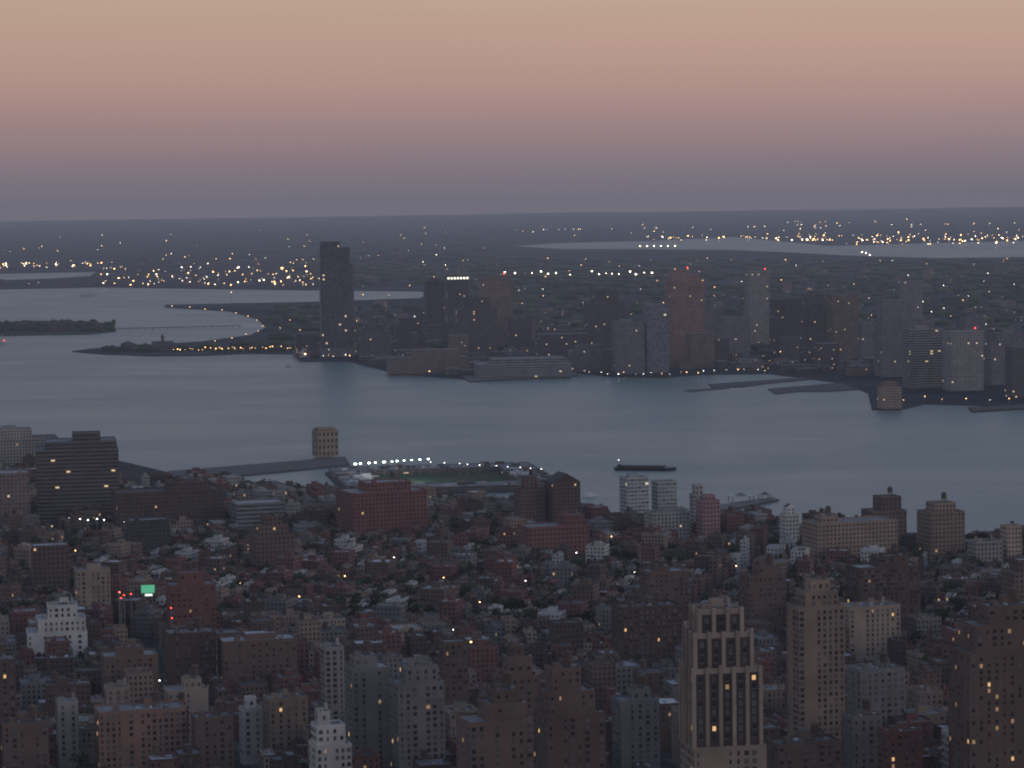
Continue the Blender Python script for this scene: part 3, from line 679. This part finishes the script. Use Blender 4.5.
for D,x,y,h in trees:
    p=proj(x,y,10)
    if p[1]<shore_y(p[0])-2: continue
    if -5<p[0]<1029 and p[1]<760 and D>1900 and tv<280:
        tv+=1; root=thing('tree',None,'tree',(x,y,2.14),random.random()*6,'trees in the yards and streets')
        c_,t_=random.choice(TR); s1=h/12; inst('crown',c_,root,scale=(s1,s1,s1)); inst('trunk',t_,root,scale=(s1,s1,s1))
        PEND.append((root,('tall ' if h>16 else 'short ' if h<13 else '')+'dark leafy tree among houses',p[0],p[1]))
    elif -60<p[0]<1090:
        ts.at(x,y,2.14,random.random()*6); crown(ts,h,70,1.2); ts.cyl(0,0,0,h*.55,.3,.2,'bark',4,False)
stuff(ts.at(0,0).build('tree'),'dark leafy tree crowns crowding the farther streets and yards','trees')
# ---------------------------------------------------------------- lamps
def lampm(mat,arm=True):
    a=MB(); a.cyl(0,0,0,9,.12,.08,'steel',6)
    if arm: a.bar((0,0,8.9),(1.8,0,9.3),.07,'steel')
    b=MB(); b.ball(1.9 if arm else 0,0,9.2,.55,.4,.28,mat); return a.mesh('pole'),b.mesh('lamp_head')
LP={k:lampm(k) for k in ('lamp street','lamp white','lamp cool')}
def street_lamp(x,y,z,k,desc,group,sc_=1):
    root=thing('street_lamp',None,'street lamp',(x,y,z),random.random()*6,group); inst('pole',LP[k][0],root,scale=(sc_,)*3); inst('lamp_head',LP[k][1],root,scale=(sc_,)*3)
    p=proj(x,y,z+9); PEND.append((root,desc,p[0],p[1]))
random.shuffle(lampspots); n=0
for x,y in lampspots:
    p=proj(x,y,10)
    if n<75 and 0<p[0]<1024 and p[1]<765 and p[1]>shore_y(p[0])+4 and not in_foot(x,y,2):
        n+=1; k='lamp street' if random.random()<.75 else 'lamp white'
        street_lamp(x,y,2.14,k,('orange' if k=='lamp street' else 'white')+' street lamp at the kerb','street lamps of the near city',1.2)
# mast lights
MM=MB(); MM.cyl(0,0,0,1,.35,.2,'steel',6); MAST=MM.mesh('mast')
def lm(mat):
    m=MB(); m.ball(0,0,0,1,1,.7,mat,8,4); return m.mesh('lamp_cluster')
LC={k:lm(k) for k in ('lamp orange','lamp white','lamp far orange','lamp far white','lamp red','lamp cool')}
def mast(nm,px,py,k,desc,group,size=.55,hh=22,base=2):
    g=unproj(px,py,base+hh); root=thing(nm,None,nm.replace('_',' '),(g.x,g.y,base),0,group)
    inst('mast',MAST,root,scale=(2,2,hh)); sz=size*g.y/F; inst('lamp_cluster',LC[k],root,(0,0,hh),scale=(sz,sz,sz))
    PEND.append((root,('large ' if size>.6 else 'tiny ' if size<.3 else '')+desc,px,py))
def ho(x): return (512-x)*.014     # slope of the far shore in the view
for px,py in ((80,519),(88,520),(97,519),(104,520),(69,518),(124,522),(140,523)):
    mast('road_light',px,py,'lamp cool','white lamp on the riverside road','lamps on the riverside road',.75 if 75<px<110 else .35,24)
for i in range(190):
    px=random.uniform(640,830) if i%4==0 else random.uniform(790,1024)
    py=(random.choice([242,240,239,235]) if px>790 else 238)+random.gauss(0,1.8)
    if 790<px<1024 and i%6==0: py=random.uniform(216,232)
    k='lamp far orange' if random.random()<.65 else 'lamp far white'
    mast('floodlight_mast',px,min(py,244 if px>840 else 240),k,('orange' if 'orange' in k else 'white')+' floodlight on far shore','floodlights beyond the far bay',random.choice([.2,.28,.35,.45,.65]))
for px in range(640,676,7): mast('floodlight_mast',px,246,'lamp far white','white floodlight on bay shore','floodlights on the bay shore',.62)
for px,py,s_ in ((862,252,.7),(866,253,.65),(870,255,.62)): mast('floodlight_mast',px,py,'lamp far white','bright white light on bay edge','lights on the bay edge',s_)
for i in range(170):
    px=random.uniform(0,330); py=271+random.gauss(0,5.5)
    if px<98 and 267<py<281: py=264+random.uniform(-2,2)
    if i>110: px=random.uniform(100,330); py=random.uniform(274,285)
    k='lamp far orange' if random.random()<.55 else 'lamp far white'
    mast('dock_light',px,py,k,('orange' if 'orange' in k else 'white')+' dock light','dock lights on the left far shore',random.choice([.2,.28,.4,.6]))
for px in (532,541,548,556,570,592,599,606,612,619,630,636,644,652,515,505):
    mast('yard_light',px,273+random.uniform(-2,2),'lamp far white','bright white yard light','yard lights behind the towers',random.choice([.5,.65,.8]))
for i in range(190):
    px=random.uniform(355,1020); py=random.uniform(258,352)
    k='lamp orange' if random.random()<.6 else 'lamp white'
    mast('town_light',px,py,k,('orange' if 'orange' in k else 'white')+' light among far buildings','scattered lights of the far town',random.choice([.18,.25,.32,.42]))
for i in range(110):
    px=random.uniform(0,1024); py=random.uniform(226,266)
    if 510<px<640 and py>240 or px>640 and py>234: py=230
    mast('plain_light',px,py+ho(px),'lamp far white' if i%2 else 'lamp far orange',('white' if i%2 else 'orange')+' light on distant plain','lights on the distant plain',random.choice([.18,.25,.35]))
for i in range(30):
    t=i/29; mast('park_lamp',172+123*t+random.uniform(-1.5,1.5),349.2-2.5*t+random.uniform(-1.4,1.4),'lamp orange','orange park road lamp','lamps along the park road',random.choice([.3,.4,.55]),10)
for px,py in ((172,306),(190,307),(205,309),(222,310),(236,313),(248,316),(257,320),(263,326),(258,331),(246,334),(232,338),(215,341),(268,318),(290,320),(280,328),(300,330)):
    mast('park_lamp',px,py,'lamp orange','orange lamp on curved promenade','lamps on the park promenade',.35,8)
for px,py in [(x,356) for x in (308,322,329,336,343,350)]+[(x,371) for x in range(392,468,9)]+[(x,374) for x in range(590,700,9)]+[(x,371) for x in range(706,770,10)]+[(880,400),(888,402),(896,401),(905,402),(925,398),(940,399),(965,400),(990,400),(1010,401)]:
    mast('shore_lamp',px+random.uniform(-3,3),py+random.uniform(-2.5,1),random.choice(['lamp white','lamp orange']),'lamp at far water edge','lamps at the far water edge',random.choice([.25,.35,.5]),6)
# ---------------------------------------------------------------- big square pier
g=unproj(443,481); r=R(9)
root=thing('sports_pier','big square pier with low sheds around a dull green playing field','pier',(g.x,g.y+10,0),r); LMS.append(('the square sports pier',443,480))
m=MB(); m.box(0,0,-3,2.2,246,270,'quay dark',uvon=False); m.build('deck',root)
m=MB(); m.box(0,0,2.2,2.35,150,160,'turf',uvon=False); m.build('playing_field',root)
for nm_,cx,cy,w_,d_ in (('shed_wing',0,-106,238,46),('shed_wing',0,106,238,46),('shed_wing',-98,0,42,165),('shed_wing',98,0,42,165)):
    m=MB(); q=m.para(w_,d_,8,MAT['band dark'],cx,cy,2.2,p=.8,bay=6,flr=3.0); o=m.build(nm_,root)
    m=MB(); m.face([(a[0],a[1],7.2) for a in q],'grey roof'); m.build('roof',o)
    for k in range(26):
        ax=cx+random.uniform(-.46,.46)*w_; ay=cy+random.uniform(-.4,.4)*d_
        m=MB(); m.box(0,0,0,random.uniform(1,3.5),random.uniform(3,12),random.uniform(3,9),random.choice(['silver roof','dark roof','steel','rust roof','pale roof','dark roof']),uvon=False); m.build('roof_unit',o,(ax,ay,7.21))
def plight(px,py,e):
    q=unproj(px,py,20); l=bpy.data.lights.new('floodlight_glow','POINT'); l.energy=e; l.color=(.9,1,.88); l.shadow_soft_size=1.5
    o=bpy.data.objects.new('floodlight_glow',l); col.objects.link(o); o.location=q
for px in (375,395,415): plight(px,466,13000)
plight(455,468,6000)
for t in (x*.1 for x in range(11)):
    q=unproj(354+73*t+random.uniform(-2,2),464-5*t,20); rt=thing('pier_floodlight',None,'floodlight',(q.x,q.y,2),0,'floodlights of the square pier'); s1=random.uniform(.9,1.9)
    inst('mast',MAST,rt,scale=(1,1,18)); inst('lamp_cluster',LC['lamp cool'],rt,(0,0,18),scale=(s1,s1,s1*.8)); PEND.append((rt,'white pier floodlight',352+75*t,463-5*t))
for t in (x/9 for x in range(10)):
    q=unproj(432+112*t+random.uniform(-3,3),462+7*t,16); rt=thing('pier_floodlight',None,'floodlight',(q.x,q.y,2),0,'floodlights of the square pier')
    inst('mast',MAST,rt,scale=(1,1,14)); inst('lamp_cluster',LC['lamp white'],rt,(0,0,14),scale=(.6,.6,.5)); PEND.append((rt,'dim pier floodlight',432+112*t,462+9*t))
def pier(ls,label,z=2.3,top='quay'):
    o=prism('pier',px2(ls,z),-3,z,top,'quay dark'); tag(o,label,'pier'); return o
pier([(168,471),(345,456.5),(350,464),(176,481)],'long pier running out to the square tan vent tower',2.3,'quay dark')
pier([(715,505),(772,497),(779,499),(722,510)],'pier with small lit pavilion right of the pinkish tower')
pier([(958,545),(1060,523),(1064,527),(966,551)],'pale pier at the right edge of the near shore')
pier([(708,384),(735,382),(800,377.5),(812,379),(768,383),(742,386.5),(712,387)],'short dark pier off the far shore, nearest the towers',1.6,'quay dark')
pier([(684,390),(728,386.8),(730,388),(690,391.5)],'low broken pier remnant, leftmost off the far shore',1.2,'quay dark')
pier([(768,388.5),(812,385),(866,380),(870,388),(830,391),(800,391),(775,393.5)],'wide low pier joining the far shore by the vent tower',1.6,'quay dark')
pier([(968,407),(1060,403),(1060,406),(972,411)],'thin pier at the right edge of the far shore',2.5,'quay dark')
pier([(462,376),(574,370),(578,375),(470,381)],'broad pier carrying the long pale building',2.6)
def pavilion(px,py,w,d,h,label):
    g=unproj(px,py); rt=thing('pavilion',label,'pavilion',(g.x,g.y,2.3),R(15))
    for a in (-1,1):
        for b in (-1,1): m=MB(); m.box(0,0,0,h,.8,.8,'steel',uvon=False); m.build('column',rt,(a*w*.45,b*d*.45,0))
    m=MB(); m.box(0,0,h+.01,h+.5,w,d,'pale roof',uvon=False,bottom=True); m.cyl(0,0,h+.51,h+4,min(w,d)*.5,.01,'grey roof',12); m.build('roof',rt)
pavilion(741,502,26,14,6,'round roofed white pavilion on the pier')
pavilion(765,500,12,10,5,'small flat canopy near the pier end')
# ---------------------------------------------------------------- boats
def hull(mb,Ln,Wd,Hh,m,bow=.25):
    o=[(-Ln/2,-Wd/2),(Ln/2-Ln*bow,-Wd/2),(Ln/2,0),(Ln/2-Ln*bow,Wd/2),(-Ln/2,Wd/2)]
    k=.85
    for i in range(5):
        a,b=o[i],o[(i+1)%5]; mb.face([(a[0]*.95,a[1]*k,-.5),(b[0]*.95,b[1]*k,-.5),(*b,Hh),(*a,Hh)],m)
    mb.face([(*p,Hh) for p in o],m)
plain('hull black',(.03,.03,.034),.5); plain('boat white',(.5,.5,.5),.5)
g=unproj(646,470,0); rt=thing('barge','long flat dark barge lying alone in the river','barge',(g.x,g.y,0),R(-14))
m=MB(); hull(m,74,22,3.6,'hull black',.1); m.build('hull',rt)
m=MB(); m.box(-4,0,3.61,5.2,52,14,'hull black','dark roof',uvon=False); m.build('cargo_hatch',rt)
m=MB(); m.box(-32,0,3.61,6.4,4,6,'hull black','grey roof',uvon=False); m.build('deckhouse',rt)
m=MB(); m.bar((-33,0,6.4),(-33,0,11),.25,'steel'); mo=m.build('mast',rt); m=MB(); m.ball(0,0,0,.45,.45,.45,'lamp white'); m.build('lantern',mo,(-33,0,11.4))
LMS.append(('the dark barge',646,466))
def boat(px,py,Ln,label,lamp,rz=0,sail=False):
    g=unproj(px,py,0); rt=thing('sailing_boat' if sail else 'ferry_boat',label,'boat',(g.x,g.y,0),R(rz))
    m=MB(); hull(m,Ln,Ln*.28,Ln*.1,'boat white'); m.build('hull',rt)
    m=MB(); m.box(-Ln*.08,0,Ln*.1+.01,Ln*.22,Ln*.55,Ln*.2,'boat white',uvon=False); cb=m.build('cabin',rt)
    m=MB(); m.box(-Ln*.02,0,Ln*.22+.01,Ln*.3,Ln*.25,Ln*.15,'boat white',uvon=False); m.build('wheelhouse',cb)
    m=MB(); m.bar((0,0,Ln*.3),(0,0,Ln*(1.0 if sail else .5)),.15,'steel'); mo=m.build('mast',rt)
    if sail:
        m=MB(); m.face([(-.2,0,Ln*.32),(-Ln*.4,0,Ln*.34),(-.2,0,Ln*.95)],'boat white'); m.build('sail',mo)
    if lamp: m=MB(); m.ball(0,0,0,1.6,1.6,1.6,lamp); m.build('lantern',rt,(Ln*.1,0,Ln*.34))
boat(304,358,24,'small sailing boat with orange light at foot of tallest glass tower','lamp orange',20,True)
boat(288,367,16,'tiny boat heading left of the tallest glass tower',None,160)
boat(88,296,60,'ferry far out in the bay beyond the island',None,10)
boat(3,344,24,'small boat with red light at left edge near the island','lamp red',0,True)
boat(590,497,18,'small boat near the shore left of the glass towers',None,30)
# ---------------------------------------------------------------- terminal, island
g=unproj(162,351); rt=thing('railway_terminal','dark gabled terminal with small clock tower on the park point','terminal',(g.x,g.y+15,2),R(8)); LMS.append(('the gabled terminal',162,342))
m=MB(); m.box(0,0,0,11,55,30,W('brown'),'dark roof'); m.build('wall',rt)
m=MB()
m.face([(-28,-16,11.01),(28,-16,11.01),(22,0,21),(-22,0,21)],'dark roof'); m.face([(28,16,11.01),(-28,16,11.01),(-22,0,21),(22,0,21)],'dark roof')
m.face([(-28,16,11.01),(-28,-16,11.01),(-22,0,21)],'dark roof'); m.face([(28,-16,11.01),(28,16,11.01),(22,0,21)],'dark roof'); ro=m.build('roof',rt)
m=MB(); m.box(0,0,18,28,6,6,P('brown'),uvon=False); m.cyl(0,0,28.01,38,4.6,0,'dark roof',4); m.build('clock_tower',ro)
m=MB(); m.box(-48,0,0,7,40,22,W('darkbrown'),'grey roof'); m.build('train_shed',rt)
for px,w_,h_,lb in ((22,46,15,'low dark building at left of the island'),(60,60,18,'wide main hall with corner turrets on the island'),(96,30,11,'small dark building at right tip of the island')):
    g=unproj(px,331); rt=thing('island_building',lb,'building',(g.x,g.y+20,2),R(5))
    m=MB(); m.box(0,0,0,h_,w_,22,W('darkbrown'),'grey roof'); m.build('wall',rt)
    m=MB(); m.face([(-w_/2-1,-12,h_+.01),(w_/2+1,-12,h_+.01),(w_/2-6,0,h_+7),(-w_/2+6,0,h_+7)],'dark roof'); m.face([(w_/2+1,12,h_+.01),(-w_/2-1,12,h_+.01),(-w_/2+6,0,h_+7),(w_/2-6,0,h_+7)],'dark roof'); m.build('roof',rt)
    for a in (-1,1): m=MB(); m.cyl(0,0,0,h_+8,2.6,2.6,P('darkbrown'),8); m.cyl(0,0,h_+8.01,h_+12,3,0,'dark roof',8); m.build('turret',rt,(a*w_*.28,-11,0))
LMS.append(('the island',60,327))
# low bridge to the island
a=unproj(116,329,4); b=unproj(240,326,4); m=MB(); m.bar((a.x,a.y,5),(b.x,b.y,5),1.5,'quay')
for k in range(18):
    p=a.lerp(b,k/17); m.box(p.x,p.y,-1,4,1.6,1.6,'quay',uvon=False)
tag(m.build('footbridge'),'low thin bridge from the island to the park','bridge')
# ---------------------------------------------------------------- far low town and woods
ft=MB(); cnt=0
njx=[(p[0],p[1]) for p in nj[:19]]
def nj_front(px):
    if px<296: return 0
    for i in range(len(njx)-1):
        a,b=njx[i],njx[i+1]
        if b[0]<=px<=a[0]: t=(px-b[0])/(a[0]-b[0]+1e-6); return b[1]*(1-t)+a[1]*t
    return 361
def inbay(px,py):
    if px>505 and 234<py<260: return True
    if px<440 and 286<py<306: return True
    if px<100 and 270<py<282: return True
    return False
for i in range(1900):
    px=random.uniform(-40,1064); py=262+(random.random()**1.1)*110
    if i%3==0 and px>350: py=random.uniform(340,378)
    if inbay(px,py): continue
    if px<300:
        if py>286: continue
    elif py>nj_front(px)-3: continue
    g=unproj(px,py)
    if in_foot(g.x,g.y,14): continue
    tall=random.random()<.035; w_=random.uniform(12,45); d_=random.uniform(12,40); h_=random.uniform(7,15) if not tall else random.uniform(22,50)
    mt=random.choice(['jersey tan','jersey dark','jersey dark','jersey dark']); rf=random.choice(['grey roof','grey roof','dark roof','dark roof','dark roof'])
    if (py>325 or tall) and cnt<150 and px>330:
        cnt+=1; rt=thing('town_building',None,'building',(g.x,g.y,2),R(10),'low buildings of the far town'); m=MB(); m.box(0,0,0,h_,w_,d_,MAT[mt],'dark roof'); m.build('wall',rt)
        m=MB(); m.box(0,0,h_+.01,h_+.6,w_*.96,d_*.96,rf,uvon=False); m.build('roof',rt); m=MB(); m.box(w_*.15,0,h_+.61,h_+3.6,w_*.25,d_*.3,MAT['jersey grey'],uvon=False); m.build('penthouse',rt)
        PEND.append((rt,('tall ' if tall else 'low ')+{'jersey tan':'brown','jersey grey':'grey','jersey dark':'dark'}[mt]+' far-shore building with '+rf,px,py))
    else:
        ft.at(g.x,g.y,2,R(10)); ft.box(0,0,0,h_,w_,d_,MAT[mt],MAT[rf],off=(random.randint(0,300),random.randint(1,300)))
stuff(ft.at(0,0).build('town_building'),'dim mass of low far-shore buildings spreading inland','buildings')
wd=MB()
for i in range(3000):
    px=random.uniform(-40,1064); py=random.choice([random.uniform(225,300),random.uniform(258,352)])
    if inbay(px,py): continue
    if px<300 and py>286:
        if not ((270<px<300 and 303<py<348) or (110<px<300 and 346.5<py<352)): continue
    elif py>nj_front(px)-4: continue
    g=unproj(px,py)
    if in_foot(g.x,g.y,12): continue
    s1=random.uniform(9,18)*(1 if py>280 else 2.2); wd.ball(g.x,g.y,5,s1*random.uniform(1,2.2),s1*1.2,random.uniform(7,14),'leaf dark' if random.random()<.7 else 'leaf light',6,3)
for i in range(70):
    px=random.uniform(105,296); g=unproj(px,random.uniform(348.5,352.5)); wd.ball(g.x,g.y,4,random.uniform(6,16),random.uniform(5,9),random.uniform(4,9),'leaf dark',6,3)
for i in range(150):
    px=random.uniform(-40,114); g=unproj(px,random.uniform(323,332))
    for q in range(2): wd.ball(g.x+random.uniform(-8,8),g.y+random.uniform(-8,8),6,random.uniform(4,8),random.uniform(4,8),random.uniform(5,8),'leaf dark',6,4)
stuff(wd.build('woodland'),'dark far-off tree canopy across the distant shore and island','woodland')
# ---------------------------------------------------------------- lit billboard and signals in the near street
def board(px,py,w_,h_,mat,label,zb=10):
    g=unproj(px,py,zb); rt=thing('billboard',label,'billboard',(g.x,g.y,2),R(5))
    m=MB(); m.box(0,0,zb-2,zb-2+h_,w_,.5,mat,uvon=False,bottom=True); m.build('panel',rt)
    for a in (-1,1): m=MB(); m.box(0,0,0,zb-2.01,.4,.4,'steel',uvon=False); m.build('post',rt,(a*w_*.35,0,0))
board(148,593,10,6,'sign green','glowing green billboard over the street at left',30)
board(149,596,6,1.6,'window glow white','bright white lit strip just below the green billboard',27)
for px,py in ((119,592),(124,595),(131,594),(121,598),(169,602),(171,608),(172,618)):
    mast('signal_light',px,py,'lamp red','red signal light over street','red lights over the left street',.95,34)
mast('street_light',466,657,'lamp orange','orange light in the deep street','orange lights in the deep street',1.8,35); mast('street_light',471,642,'lamp orange','orange light in the deep street','orange lights in the deep street',1.0,30)
finish_labels()
print('objects',len(bpy.data.objects))
